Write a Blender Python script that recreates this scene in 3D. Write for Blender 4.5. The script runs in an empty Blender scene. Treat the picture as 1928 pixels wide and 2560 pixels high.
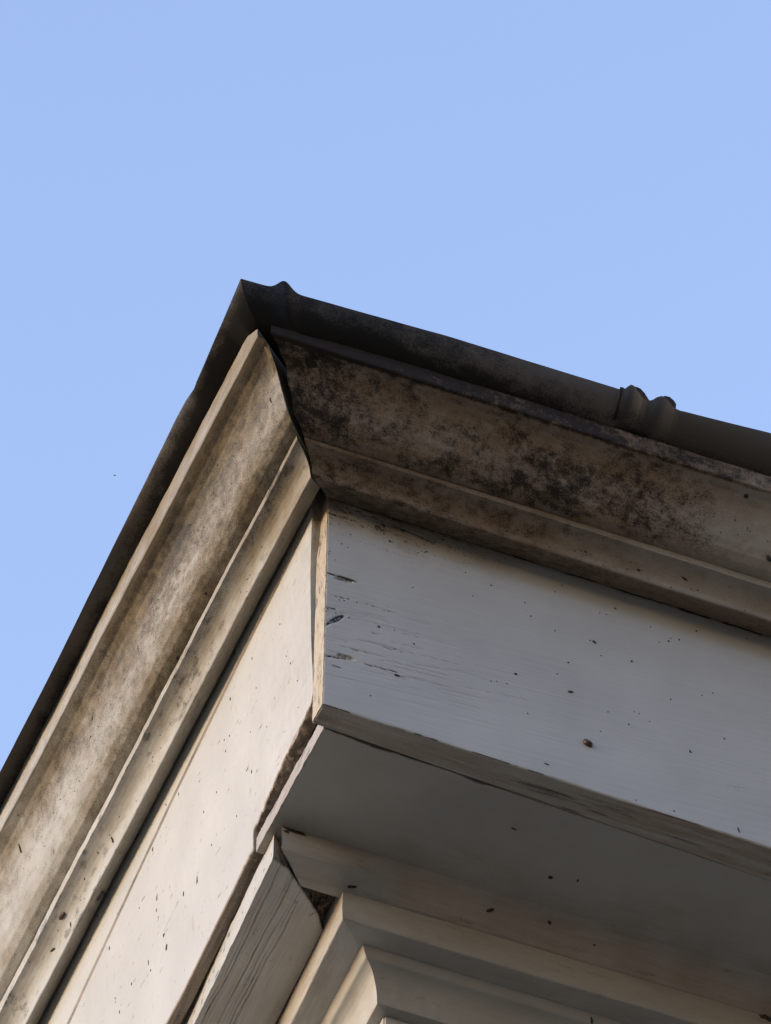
import bpy, math, random
import numpy as np
from mathutils import Vector, Matrix

random.seed(7)
SC = bpy.context.scene
COL = SC.collection
HZ = 6.04                      # height of the fascia's bottom corner above the ground (m)

# ------------------------------------------------------------------ camera
cam = bpy.data.cameras.new('camera')
cam_o = bpy.data.objects.new('camera', cam)
COL.objects.link(cam_o)
SC.camera = cam_o
RX = Vector((0.9253048534541137, -0.37911524534996693, 0.009086193784766156))
RY = Vector((0.2945434869865984, 0.7033865807483024, -0.6469091530477723))    # image down
RZ = Vector((0.23886201549856265, 0.6012644582597955, 0.7625129433560577))    # forward
cam_o.matrix_world = Matrix((
    (RX.x, -RY.x, -RZ.x, -1.4315),
    (RX.y, -RY.y, -RZ.y, -3.7753),
    (RX.z, -RY.z, -RZ.z, -4.4382 + HZ),
    (0, 0, 0, 1)))
cam.sensor_fit = 'VERTICAL'
cam.sensor_height = 24.0
cam.lens = 24.0 * 14000.0 / 2560.0
cam.clip_start = 0.05
cam.clip_end = 3000.0

# ------------------------------------------------------------------ sky, sun, exposure
SUN_EL, SUN_AZ = 8.0, -91.0          # azimuth from +Y towards +X
world = bpy.data.worlds.new('World')
SC.world = world
world.use_nodes = True
wn = world.node_tree
sky = wn.nodes.new('ShaderNodeTexSky')
sky.sky_type = 'NISHITA'
sky.sun_disc = False
sky.sun_elevation = math.radians(SUN_EL)
sky.sun_rotation = math.radians(SUN_AZ % 360)
sky.air_density = 1.0
sky.dust_density = 0.25
sky.ozone_density = 1.1
tint = wn.nodes.new('ShaderNodeMix'); tint.data_type = 'RGBA'; tint.blend_type = 'MULTIPLY'
tint.inputs[0].default_value = 1.0
tint.inputs[7].default_value = (1.03, 0.895, 1.0, 1)
wn.links.new(sky.outputs[0], tint.inputs[6])
wn.links.new(tint.outputs[2], wn.nodes['Background'].inputs[0])
wn.nodes['Background'].inputs[1].default_value = 0.15

sl = bpy.data.lights.new('sun', 'SUN')
sl.energy = 0.34
sl.angle = math.radians(16)
sl.color = (1.0, 0.95, 0.82)
so = bpy.data.objects.new('sun', sl)
COL.objects.link(so)
a, e = math.radians(SUN_AZ), math.radians(SUN_EL)
to_sun = Vector((math.sin(a) * math.cos(e), math.cos(a) * math.cos(e), math.sin(e)))
so.rotation_euler = to_sun.to_track_quat('Z', 'Y').to_euler()
so.location = (-3, 2, 12)

SC.view_settings.view_transform = 'Standard'
SC.view_settings.look = 'None'
SC.view_settings.gamma = 1.0
SC.view_settings.use_curve_mapping = False
SC.view_settings.exposure = 2.3

# ------------------------------------------------------------------ numpy noise
def _h(ix, iy, seed):
    n = (ix.astype(np.int64) * 374761393 + iy.astype(np.int64) * 668265263 + seed * 1442695041) & 0xffffffff
    n = ((n ^ (n >> 13)) * 1274126177) & 0xffffffff
    n = n ^ (n >> 16)
    return (n & 0xffff) / 65535.0

def vn(x, y, seed=0):
    x, y = np.broadcast_arrays(np.asarray(x, float), np.asarray(y, float))
    ix, iy = np.floor(x), np.floor(y)
    fx, fy = x - ix, y - iy
    fx = fx * fx * (3 - 2 * fx); fy = fy * fy * (3 - 2 * fy)
    a = _h(ix, iy, seed); b = _h(ix + 1, iy, seed); c = _h(ix, iy + 1, seed); d = _h(ix + 1, iy + 1, seed)
    return (a * (1 - fx) + b * fx) * (1 - fy) + (c * (1 - fx) + d * fx) * fy

def fbm(x, y, seed=0, o=4, g=0.5):
    s = 0; t = 0; a = 1.0; f = 1.0
    for k in range(o):
        s = s + a * vn(x * f, y * f, seed + 17 * k); t += a; a *= g; f *= 2.03
    return s / t

def ss(a, b, x):
    t = np.clip((x - a) / (b - a), 0, 1)
    return t * t * (3 - 2 * t)

def blob(x, y, cx, cy, rx, ry, rot=0.0):
    c, s = math.cos(rot), math.sin(rot)
    dx, dy = x - cx, y - cy
    u = (dx * c + dy * s) / rx; v = (-dx * s + dy * c) / ry
    return np.clip(1.25 - (u * u + v * v), 0, 1)

# ------------------------------------------------------------------ materials
def nodes(m):
    m.use_nodes = True
    return m.node_tree.nodes, m.node_tree.links, m.node_tree.nodes['Principled BSDF']

def painted(name, base, rough=0.5, grain=(60, 60, 60), fine=900.0, bump=0.25,
            tan=(0.20, 0.135, 0.08), dirt_shade=(0.022, 0.017, 0.015), chip=(0.026, 0.018, 0.013), spec=0.35):
    """old oil paint: attributes tan / dirt / chip (wear with its own shape, plus some painted shade) broken up by fine noise"""
    m = bpy.data.materials.new(name)
    N, L, P = nodes(m)
    tc = N.new('ShaderNodeTexCoord')
    mp = N.new('ShaderNodeMapping'); mp.inputs['Scale'].default_value = grain
    L.new(tc.outputs['Object'], mp.inputs[0])
    n1 = N.new('ShaderNodeTexNoise'); n1.inputs['Scale'].default_value = 1.0; n1.inputs['Detail'].default_value = 6; n1.inputs['Roughness'].default_value = 0.65
    L.new(mp.outputs[0], n1.inputs['Vector'])
    n2 = N.new('ShaderNodeTexNoise'); n2.inputs['Scale'].default_value = fine; n2.inputs['Detail'].default_value = 3
    L.new(tc.outputs['Object'], n2.inputs['Vector'])
    n3 = N.new('ShaderNodeTexNoise'); n3.inputs['Scale'].default_value = 9.0; n3.inputs['Detail'].default_value = 4
    L.new(tc.outputs['Object'], n3.inputs['Vector'])

    def math_(op, x, y):
        n = N.new('ShaderNodeMath'); n.operation = op
        for i, v in enumerate((x, y)):
            if isinstance(v, (int, float)): n.inputs[i].default_value = v
            else: L.new(v, n.inputs[i])
        return n.outputs[0]

    def mixc(f, c1, c2):
        n = N.new('ShaderNodeMix'); n.data_type = 'RGBA'
        L.new(f, n.inputs[0])
        for i, v in ((6, c1), (7, c2)):
            if isinstance(v, tuple): n.inputs[i].default_value = v + (1,)
            else: L.new(v, n.inputs[i])
        return n.outputs[2]

    def attr(nm):
        n = N.new('ShaderNodeAttribute'); n.attribute_name = nm
        return n.outputs['Fac']

    def broken(v, k, sharp):
        s = math_('MULTIPLY', math_('SUBTRACT', n2.outputs['Fac'], 0.5), k)
        s2 = math_('MULTIPLY', math_('SUBTRACT', n1.outputs['Fac'], 0.5), k)
        x = math_('ADD', v, math_('MULTIPLY', math_('ADD', s, s2), math_('MINIMUM', math_('MULTIPLY', v, 4.0), 1.0)))
        r = N.new('ShaderNodeMapRange'); r.interpolation_type = 'SMOOTHSTEP'
        r.inputs[1].default_value = 0.5 - sharp; r.inputs[2].default_value = 0.5 + sharp
        L.new(x, r.inputs[0])
        return r.outputs[0]

    ramp = N.new('ShaderNodeMapRange')
    ramp.inputs[1].default_value = 0.3; ramp.inputs[2].default_value = 0.7
    L.new(n3.outputs['Fac'], ramp.inputs[0])
    dark = tuple(c * 0.86 for c in base)
    c0 = mixc(ramp.outputs[0], dark, base)
    c0 = mixc(math_('MULTIPLY', n1.outputs['Fac'], 0.22), c0, tuple(c * 0.72 for c in base))
    c1 = mixc(broken(attr('tan'), 0.5, 0.48), c0, tan)
    c2 = mixc(broken(attr('dirt_shade'), 0.9, 0.38), c1, dirt_shade)
    c3 = mixc(broken(attr('chip'), 0.3, 0.2), c2, chip)
    L.new(c3, P.inputs['Base Color'])
    P.inputs['Roughness'].default_value = rough
    P.inputs['Specular IOR Level'].default_value = spec
    b = N.new('ShaderNodeBump'); b.inputs['Strength'].default_value = bump; b.inputs['Distance'].default_value = 0.0012
    L.new(math_('ADD', n1.outputs['Fac'], math_('MULTIPLY', n2.outputs['Fac'], 0.35)), b.inputs['Height'])
    L.new(b.outputs[0], P.inputs['Normal'])
    return m

PAINT = (0.43, 0.423, 0.388)
M_R = painted('paint_weathered', (0.435, 0.415, 0.385), 0.5, grain=(14, 90, 160))             # grain runs along x
M_L = painted('paint_weathered_warm', PAINT, 0.5, grain=(160, 14, 90))        # grain runs along y
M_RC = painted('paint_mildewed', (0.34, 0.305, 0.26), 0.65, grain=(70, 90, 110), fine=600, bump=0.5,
               tan=(0.17, 0.115, 0.075), dirt_shade=(0.022, 0.016, 0.012), spec=0.12)
M_LC = painted('paint_grimy', PAINT, 0.5, grain=(120, 45, 120), fine=700, bump=0.4, tan=(0.165, 0.125, 0.07), dirt_shade=(0.035, 0.027, 0.018))
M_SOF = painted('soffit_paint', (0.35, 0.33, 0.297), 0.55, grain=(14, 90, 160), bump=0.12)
M_BARE = painted('bare_wood', (0.25, 0.195, 0.145), 0.8, grain=(120, 14, 120), bump=0.4)
M_EDGE = painted('worn_end_grain', (0.44, 0.385, 0.285), 0.6, grain=(90, 160, 25), bump=0.4, tan=(0.22, 0.15, 0.085))
M_BATTEN = painted('old_brown_wood', (0.105, 0.078, 0.056), 0.85, grain=(120, 14, 120), bump=0.4)
M_CORE = painted('dark_wood', (0.05, 0.04, 0.032), 0.9)
M_GUT = painted('gutter_metal', (0.088, 0.079, 0.068), 0.55, grain=(30, 30, 60), fine=500, bump=0.12,
                tan=(0.075, 0.055, 0.045), dirt_shade=(0.011, 0.009, 0.008), spec=0.15)

def plain(name, col, rough=0.7, noise=60, k=0.4):
    m = bpy.data.materials.new(name)
    N, L, P = nodes(m)
    tc = N.new('ShaderNodeTexCoord')
    n = N.new('ShaderNodeTexNoise'); n.inputs['Scale'].default_value = noise; n.inputs['Detail'].default_value = 5
    L.new(tc.outputs['Object'], n.inputs['Vector'])
    mx = N.new('ShaderNodeMix'); mx.data_type = 'RGBA'
    L.new(n.outputs['Fac'], mx.inputs[0])
    mx.inputs[6].default_value = tuple(c * (1 - k) for c in col) + (1,)
    mx.inputs[7].default_value = tuple(min(1, c * (1 + k)) for c in col) + (1,)
    L.new(mx.outputs[2], P.inputs['Base Color'])
    P.inputs['Roughness'].default_value = rough
    return m

M_SPECK = plain('dry_dirt', (0.018, 0.013, 0.010), 0.8, 400)
M_SHELL = plain('brown_shell', (0.050, 0.022, 0.012), 0.4, 300)
M_PALE = plain('pale_shell', (0.35, 0.25, 0.16), 0.5, 300)
M_SILK = plain('dusty_silk', (0.10, 0.08, 0.065), 0.9, 500)
M_GROUND = plain('dry_grass_ground', (0.20, 0.165, 0.115), 0.9, 0.8)
M_LEAF = plain('leaves', (0.045, 0.065, 0.025), 0.7, 3)
M_ROOF = plain('roof_slate', (0.05, 0.05, 0.052), 0.7, 8)

# ------------------------------------------------------------------ mesh helpers
def link(name, me, mat, parent=None):
    o = bpy.data.objects.new(name, me)
    COL.objects.link(o)
    if mat: me.materials.append(mat)
    if parent is not None: o.parent = parent
    else: o.location = (0, 0, HZ)
    return o

def grid(name, V, mat, parent, closed=True, caps=True, attrs=None, flip=False, angle=38):
    """V (nu, nv, 3) in mm -> one smooth mesh; the v direction closes on itself"""
    nu, nv = V.shape[:2]
    co = (V.reshape(-1, 3) * 0.001).astype(np.float32)
    i = np.arange(nu - 1)[:, None]
    jn = nv if closed else nv - 1
    j = np.arange(jn)[None, :]
    a_ = i * nv + j; b_ = i * nv + (j + 1) % nv; c_ = (i + 1) * nv + (j + 1) % nv; d_ = (i + 1) * nv + j
    q = np.stack([a_, d_, c_, b_] if flip else [a_, b_, c_, d_], -1).reshape(-1, 4)
    loops = q.reshape(-1); nq = len(q)
    starts = np.arange(nq) * 4; tot = np.full(nq, 4)
    if caps and closed:
        c0 = np.arange(nv); c1 = (nu - 1) * nv + np.arange(nv)
        if not flip: c0 = c0[::-1]
        else: c1 = c1[::-1]
        loops = np.concatenate([loops, c0, c1])
        starts = np.concatenate([starts, [nq * 4, nq * 4 + nv]])
        tot = np.concatenate([tot, [nv, nv]])
    me = bpy.data.meshes.new(name)
    me.vertices.add(len(co)); me.vertices.foreach_set('co', co.ravel())
    me.loops.add(len(loops)); me.loops.foreach_set('vertex_index', loops.astype(np.int32))
    me.polygons.add(len(starts)); me.polygons.foreach_set('loop_start', starts.astype(np.int32))
    me.update(calc_edges=True)
    me.validate()
    for k, arr in (attrs or {}).items():
        at = me.attributes.new(k, 'FLOAT', 'POINT')
        at.data.foreach_set('value', np.ascontiguousarray(np.broadcast_to(arr, (nu, nv)), dtype=np.float32).ravel())
    me.polygons.foreach_set('use_smooth', np.ones(len(me.polygons), dtype=bool))
    me.set_sharp_from_angle(angle=math.radians(angle))
    me.update()
    return link(name, me, mat, parent)

def axis(vis, step, end, n=40, start_fine=True):
    a = np.arange(0, vis, step)
    t = np.linspace(0, 1, n + 1)[1:] ** 1.7
    return np.concatenate([a, a[-1] + (end - a[-1]) * t])

class Run:
    """a moulded run: control polyline (p, z) with drift along u; resampled between control points"""
    def __init__(s, pts):
        s.c = np.array([q[:2] for q in pts], float)              # p, z at u = 0
        s.k = np.array([(q[2:4] if len(q) >= 4 else (0, 0)) for q in pts], float)   # drift per mm
        s.n = [(q[4] if len(q) > 4 else None) for q in pts]      # subdivisions to next
    def sample(s, step=1.5):
        idx, w, seg = [], [], []
        m = len(s.c)
        for i in range(m):
            d = np.linalg.norm(s.c[(i + 1) % m] - s.c[i])
            n = s.n[i] or max(1, int(round(d / step)))
            for t in range(n):
                idx.append(i); w.append(t / n); seg.append(i)
        s.idx = np.array(idx); s.w = np.array(w); s.seg = np.array(seg)
        i2 = (s.idx + 1) % m
        P0 = s.c[s.idx] * (1 - s.w)[:, None] + s.c[i2] * s.w[:, None]
        K = s.k[s.idx] * (1 - s.w)[:, None] + s.k[i2] * s.w[:, None]
        d = np.linalg.norm(np.roll(P0, -1, 0) - P0, axis=1)
        s.S = np.concatenate([[0], np.cumsum(d)[:-1]])
        return P0, K

def build_run(side, name, run, u_axis, u_start, mat, parent, disp=None, attrs=None, wob=0.5, step=1.5, umax=2000., seed=0, pfix=None, angle=38):
    """u_start(p, z) = mitre start per profile point; disp(U,S,P,Z,seg) = push along the normal (mm)"""
    P0, K = run.sample(step)
    us = np.array([u_start(p, z) for p, z in P0])
    end = u_axis[-1]
    t = (u_axis / end)[:, None]
    U = us[None, :] + (end - us[None, :]) * t
    Uc = np.clip(U, -200, umax)
    P = P0[None, :, 0] + K[None, :, 0] * Uc
    Z = P0[None, :, 1] + K[None, :, 1] * Uc
    if pfix is not None: P, Z = pfix(U, P, Z, run)
    # old timber is never straight: slow wander of the whole section, quicker nibbles on each arris
    P = P + wob * 1.6 * (fbm(U / 160., 0 * U, seed + 3, 2) - 0.5) + wob * 0.8 * (fbm(U / 22., run.S[None, :] / 25., seed + 5, 3) - 0.5)
    Z = Z + wob * 1.6 * (fbm(U / 190., 0 * U + 9, seed + 4, 2) - 0.5) + wob * 0.8 * (fbm(U / 18., run.S[None, :] / 25. + 40, seed + 6, 3) - 0.5)
    A = {}
    if disp is not None:
        D = disp(U, run.S[None, :], P, Z, run.seg[None, :])
        pm, zm = P[len(P) // 3], Z[len(P) // 3]
        tp = np.roll(pm, -1) - np.roll(pm, 1); tz = np.roll(zm, -1) - np.roll(zm, 1)
        l = np.hypot(tp, tz) + 1e-9
        area = 0.5 * np.sum(pm * np.roll(zm, -1) - np.roll(pm, -1) * zm)
        sg = 1 if area > 0 else -1
        P = P + D * (sg * tz / l)[None, :]; Z = Z - D * (sg * tp / l)[None, :]
    if attrs is not None:
        A = attrs(U, run.S[None, :], P, Z, run.seg[None, :])
    pm, zm = P[0], Z[0]
    area = 0.5 * np.sum(pm * np.roll(zm, -1) - np.roll(pm, -1) * zm)
    if side == 'R':
        V = np.stack([U, -P, Z], -1); fl = area > 0
    else:
        V = np.stack([-P, U, Z], -1); fl = area < 0
    return grid(name, V, mat, parent, attrs=A, flip=fl, angle=angle)

def solid(name, verts, faces, mat, parent=None, bev=0.0):
    me = bpy.data.meshes.new(name)
    me.from_pydata([tuple(c * 0.001 for c in v) for v in verts], [], faces)
    import bmesh
    bm = bmesh.new(); bm.from_mesh(me)
    bmesh.ops.recalc_face_normals(bm, faces=bm.faces)
    if bev:
        bmesh.ops.bevel(bm, geom=bm.edges[:], offset=bev * 0.001, segments=2, affect='EDGES')
    bm.to_mesh(me); bm.free()
    return link(name, me, mat, parent)

def box(name, x0, x1, y0, y1, z0, z1, mat, parent, bev=0.0):
    v = [(x0, y0, z0), (x1, y0, z0), (x1, y1, z0), (x0, y1, z0), (x0, y0, z1), (x1, y0, z1), (x1, y1, z1), (x0, y1, z1)]
    f = [(0, 3, 2, 1), (4, 5, 6, 7), (0, 1, 5, 4), (1, 2, 6, 5), (2, 3, 7, 6), (3, 0, 4, 7)]
    return solid(name, v, f, mat, parent, bev)

def prism(name, poly, z0, z1, mat, parent, bev=0.0):
    n = len(poly)
    v = [(x, y, z0) for x, y in poly] + [(x, y, z1) for x, y in poly]
    f = [tuple(range(n))[::-1], tuple(range(n, 2 * n))] + [(i, (i + 1) % n, n + (i + 1) % n, n + i) for i in range(n)]
    return solid(name, v, f, mat, parent, bev)

def thing(name, label, cat, loc=(0, 0, HZ), group=None):
    o = bpy.data.objects.new(name, None)
    COL.objects.link(o)
    o.location = loc; o['label'] = label; o['category'] = cat
    o.empty_display_size = 0.1
    if group: o['group'] = group
    return o

# ------------------------------------------------------------------ ground
g = bpy.data.meshes.new('ground')
n = 41
xs = np.linspace(-1, 1, n); xs = np.sign(xs) * np.abs(xs) ** 2.2 * 900
gv = [(x, y, 0.0) for y in xs for x in xs]
gf = [(j * n + i, j * n + i + 1, (j + 1) * n + i + 1, (j + 1) * n + i) for j in range(n - 1) for i in range(n - 1)]
g.from_pydata(gv, [], gf)
go = link('ground', g, M_GROUND); go.location = (0, 0, 0); go['kind'] = 'structure'  # out of view, added for the light it bounces up

# unseen trees added behind the camera to keep low sky off the right-hand face
def added_shade_trees():
    rng = np.random.default_rng(5)
    V = []; F = []
    M = 26000
    tx = np.arange(-8, 46, 4.0); trees = [(x + rng.uniform(-1.2, 1.2), -13.5 - rng.uniform(0, 5), rng.uniform(14.0, 17.0), rng.uniform(3.0, 4.0)) for x in tx]
    per = M // len(trees)
    for (x, y, h, r) in trees:
        d = rng.normal(size=(per, 3)); d /= np.linalg.norm(d, axis=1)[:, None]
        rad = rng.uniform(0.25, 1.0, per) ** 0.5
        c = np.stack([x + d[:, 0] * rad * r, y + d[:, 1] * rad * r, h * 0.58 + d[:, 2] * rad * h * 0.40], -1)
        a1 = rng.normal(size=(per, 3)); a1 /= np.linalg.norm(a1, axis=1)[:, None]
        a2 = np.cross(a1, rng.normal(size=(per, 3))); a2 /= np.linalg.norm(a2, axis=1)[:, None]
        s_ = rng.uniform(0.18, 0.42, per)[:, None]
        q = np.stack([c - a1 * s_ - a2 * s_, c + a1 * s_ - a2 * s_ * .6, c + a1 * s_ + a2 * s_, c - a1 * s_ + a2 * s_ * .6], 1).reshape(-1, 3)
        b = len(V); V += q.tolist(); F += [(b + 4 * i, b + 4 * i + 1, b + 4 * i + 2, b + 4 * i + 3) for i in range(per)]
        b = len(V); k = 8
        for zz_, rr in ((-0.2, 0.32), (h * .3, 0.24), (h * .75, 0.08)):
            V += [(x + rr * math.cos(2 * math.pi * i / k), y + rr * math.sin(2 * math.pi * i / k), zz_) for i in range(k)]
        for lv in range(2): F += [(b + lv * k + i, b + lv * k + (i + 1) % k, b + (lv + 1) * k + (i + 1) % k, b + (lv + 1) * k + i) for i in range(k)]
    me = bpy.data.meshes.new('added_shade_trees'); me.from_pydata(V, [], F)
    o = link('added_shade_trees', me, M_LEAF); o.location = (0, 0, 0); o['kind'] = 'stuff'
added_shade_trees()

# ------------------------------------------------------------------ the house
house = thing('house', 'corner of an old white painted wooden house, mitred crown mouldings over wide eaves boards', 'house')
END = 3000.0
uR = axis(640, 1.3, END)
uL = axis(1250, 1.6, END)

def curve(a, b, n, kind):
    """points after a up to b; S = cyma recta, C = cavetto starting level and ending upright"""
    out = []
    for i in range(1, n + 1):
        t = i / n
        if kind == 'S':
            # cubic bezier with level ends
            p = [np.array(a), np.array((a[0] + (b[0] - a[0]) * 0.52, a[1])), np.array((a[0] + (b[0] - a[0]) * 0.48, b[1])), np.array(b)]
        else:
            p = [np.array(a), np.array((a[0] + (b[0] - a[0]) * 0.62, a[1])), np.array((b[0], a[1] + (b[1] - a[1]) * 0.38)), np.array(b)]
        q = (1 - t) ** 3 * p[0] + 3 * (1 - t) ** 2 * t * p[1] + 3 * (1 - t) * t * t * p[2] + t ** 3 * p[3]
        out.append(tuple(q))
    return out

# --- crown mouldings (lip + cyma) -----------------------------------------
def lc_fix(U, P, Z, run):
    cap = 457.0 + np.minimum(U + 92, 0) * 0.80
    return P, np.where((U < -92) & (Z > cap) & (P > 60), cap, Z)

def crown_pts(liptop, kl, kt, kb):
    a = (139, 417.0); b = (65.5, 353.5)
    pts = [(138.5, liptop, 0, kt), (140, 419.5, 0, kl), (139, 417.2, 0, kl), (136.5, 416.6, 0, kl)]
    N_ = 9
    for i, q in enumerate(curve((136.5, 416.6), b, N_, 'S')):
        t = (i + 1) / N_
        pts.append((q[0], q[1], 0, kl * (1 - t) + kb * t))
    pts += [(40, 353.5, 0, kb, 6), (40, liptop, 0, kt, 6)]
    return pts

def lc_attr(U, S, P, Z, seg):
    near = 1 - ss(100, 900, U)
    tan = 0.36 + 0.44 * near + 0.5 * (fbm(U / 40., S / 30., 11, 5) - 0.5)
    face = ss(44, 50, S) * 1.0
    blot = fbm(U / 60., S / 22., 21, 5)
    hollow = np.exp(-((P - 118) / 16.) ** 2)  # brown grime in the hollow, with shade painted in to deepen the curve
    dirt_shade = (0.08 + 0.24 * near) * face + 0.30 * hollow * ss(0.30, 0.70, blot) * (0.35 + 0.65 * (1 - ss(300, 800, U))) + 0.5 * face * (fbm(U / 7., S / 7., 22, 5, .7) - 0.5)
    dirt_shade = dirt_shade + 0.24 * np.exp(-((P - 74) / 13.) ** 2) * (0.4 + 0.6 * ss(0.3, 0.6, fbm(U / 90., S / 30., 31, 3))) * (0.35 + 0.65 * near)  # darker band by the fillet, part grime and part painted shade
    fine = vn(U / 2.6, S / 2.6, 77)
    dirt_shade = dirt_shade + 0.45 * (fine > 0.965) * face
    tan = np.where(S < 40, tan - 0.18, tan)
    dirt_shade = np.where(S < 40, 0.15 * ss(0.55, 0.7, blot), dirt_shade)
    # pale scratches where the grime has been rubbed off
    rub = blob(U, P, 215, 96, 90, 14, 0.1) * ss(0.5, 0.7, fbm(U / 14., S / 5., 5, 5, .65))
    tan = tan - 0.25 * rub; dirt_shade = dirt_shade * (1 - 0.6 * rub)
    lit = np.exp(-((P - 97) / 12.) ** 2)  # paler middle band: brightness of the curve put into the colour
    tan = tan - 0.16 * lit + 0.22 * hollow; dirt_shade = dirt_shade + 0.16 * hollow * (0.4 + 0.6 * near)
    return dict(tan=np.clip(tan, 0, 1), dirt_shade=np.clip(dirt_shade, 0, 1), chip=0 * U)

def lc_disp(U, S, P, Z, seg):
    return 0.7 * (fbm(U / 30., S / 18., 41, 4) - 0.5) + 0.25 * (vn(U / 3., S / 3., 43) - 0.5) + 1.0 * (fbm(U / 130., S / 40., 44, 2) - 0.5) * ss(2, 30, S)

o = build_run('L', 'crown_molding', Run(crown_pts(460.0, 0.031, 0.043, 0.004)), uL, lambda p, z: -p - 2 + (24 if z > 455 else 9 * float(ss(128, 139, p))), M_LC, house, lc_disp, lc_attr, wob=1.3, seed=100, pfix=lc_fix)
o['label'] = 'sunlit tan crown moulding on the left eave'

def rc_attr(U, S, P, Z, seg):
    reach = 1 - ss(330, 500, U + 60 * (fbm(U / 60., S / 60., 2, 2) - 0.5))
    blot = fbm(U / 22., S / 17., 51, 6, 0.72)
    grit = fbm(U / 5., S / 5., 55, 4, 0.75)
    low = np.exp(-((P - 84) / 20.) ** 2) * ss(-20, 120, U)
    low2 = np.exp(-((P - 112) / 24.) ** 2) * ss(90, 240, U)
    corner = 1 - ss(-90, 160, U)
    wash = ss(0.30, 0.62, fbm(U / 80., S / 40., 57, 3))
    dirt_shade = reach * (0.20 + (0.34 * low + 0.30 * low2) * (0.35 + 0.8 * wash) + 0.26 * corner) + (0.25 + 0.75 * reach) * (1.0 * (blot - 0.52) + 0.7 * (grit - 0.52))
    dirt_shade = dirt_shade + 0.25 * (1 - ss(-80, 40, U)) + (0.45 + 0.30 * (1 - ss(0, 400, U)) + 0.4 * (fbm(U / 9., S / 6., 66, 4) - .5)) * ss(133, 138, P)  # lip term: grime plus the gutter's shade put into the colour
    fine = vn(U / 2.2, S / 2.2, 58)
    dirt_shade = dirt_shade + 0.5 * (fine > 0.97)
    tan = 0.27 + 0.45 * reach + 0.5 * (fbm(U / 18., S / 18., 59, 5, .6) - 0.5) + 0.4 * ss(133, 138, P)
    return dict(tan=np.clip(tan, 0, 1), dirt_shade=np.clip(dirt_shade, 0, 1), chip=1.3 * blob(U, P, -72, 121, 18, 7, 0.5) * ss(.35, .6, fbm(U / 9., S / 4., 60, 4)))

def rc_disp(U, S, P, Z, seg):
    return 0.8 * (fbm(U / 30., S / 18., 61, 4) - 0.5) + 0.4 * (vn(U / 3., S / 3., 63) - 0.5) - 1.5 * blob(U, P, -72, 121, 18, 7, 0.5) * ss(.35, .6, fbm(U / 9., S / 4., 60, 4))

def rc_start(p, z):                     # the mitre has opened: a dark gap, widest at the lip
    return float(np.interp(p, [40, 65, 85, 110, 139], [-30, -55, -75.5, -96, -126])) + 3.0 * math.sin(p * .35) * .4

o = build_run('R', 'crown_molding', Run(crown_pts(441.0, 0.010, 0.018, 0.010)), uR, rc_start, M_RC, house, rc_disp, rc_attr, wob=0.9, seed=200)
o['label'] = 'shaded crown moulding blackened by mildew on the right eave'

# --- cove mouldings (fillet + cavetto) -------------------------------------
def cove_pts(kf, kfb, kc, back, kback):
    pts = [(45, 352.6, 0, kf, 6), (64.2, 352.6, 0, kf), (65.0, 351.8, 0, kf), (63.5, 348.2, 0, kfb), (63.2, 347.6, 0, kfb)]
    N_ = 7
    for i, q in enumerate(curve((63.2, 347.6), (37.6, 326.5), N_, 'C')):
        t = (i + 1) / N_
        pts.append((q[0], q[1], 0, kfb * (1 - t) + kc * t))
    pts += [(36.4, 325.0, 0, kc), (33.5, 325.2, 0, kc), (back[0], back[1], 0, kback), (back[0], 385, 0, kback, 6), (45, 385, 0, kf, 6)]
    return pts

def cl_attr(U, S, P, Z, seg):
    near = 1 - ss(50, 600, U)
    tan = 0.22 + 0.40 * near + 0.5 * (fbm(U / 50., S / 20., 71, 4) - 0.5)
    under = (P < 34.0)
    tan = np.where(under, 0.42 + 0.2 * near, tan)
    dirt_shade = 0.10 + 0.25 * near * ss(48, 58, P) + 0.35 * ss(0.55, 0.75, fbm(U / 20., S / 8., 73, 4))
    dirt_shade = dirt_shade + 0.5 * (vn(U / 2.5, S / 2.5, 74) > 0.975)
    dirt_shade = np.where(P > 64.0, 0.1, dirt_shade)
    dirt_shade = np.where(under, 0.05 + 0.25 * ss(0.5, 0.7, fbm(U / 35., S / 10., 75, 4)), dirt_shade)
    return dict(tan=np.clip(tan, 0, 1), dirt_shade=np.clip(dirt_shade, 0, 1), chip=0 * U)

def cl_disp(U, S, P, Z, seg):
    return 0.6 * (fbm(U / 25., S / 15., 76, 4) - 0.5) + 0.2 * (vn(U / 3., S / 3., 78) - 0.5)

o = build_run('L', 'cove_molding', Run(cove_pts(0.004, -0.005, -0.0135, (18.5, 335.0), -0.006)), uL, lambda p, z: -p + 1.5, M_LC, house, cl_disp, cl_attr, wob=1.2, seed=300)
o['label'] = 'sunlit cove moulding under the left crown'

def cr_attr(U, S, P, Z, seg):
    reach = 1 - ss(220, 420, U + 80 * (fbm(U / 60., S / 20., 81, 2) - 0.5))
    tan = 0.28 + 0.45 * reach + 0.4 * (fbm(U / 30., S / 14., 82, 4) - 0.5)
    dirt_shade = 0.06 + 0.34 * reach * (1 - ss(0, 330, U) * 0.6) + 1.1 * (fbm(U / 14., S / 9., 83, 5, .6) - 0.52) * (0.3 + 0.7 * reach)
    dirt_shade = dirt_shade + 0.5 * (vn(U / 2.3, S / 2.3, 84) > 0.972)
    dirt_shade = np.where(P > 64.0, dirt_shade * 0.4, dirt_shade)
    under = (P < 34.0)
    tan = np.where(under, 0.70, tan)
    dirt_shade = np.where(under, 0.16 + 0.25 * reach + 0.3 * (fbm(U / 30., S / 8., 85, 4) - 0.5), dirt_shade)
    return dict(tan=np.clip(tan, 0, 1), dirt_shade=np.clip(dirt_shade, 0, 1), chip=0 * U)

def cr_start(p, z):
    return float(np.interp(p, [0, 10, 37, 65], [-2, -8, -34, -56]))

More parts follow.
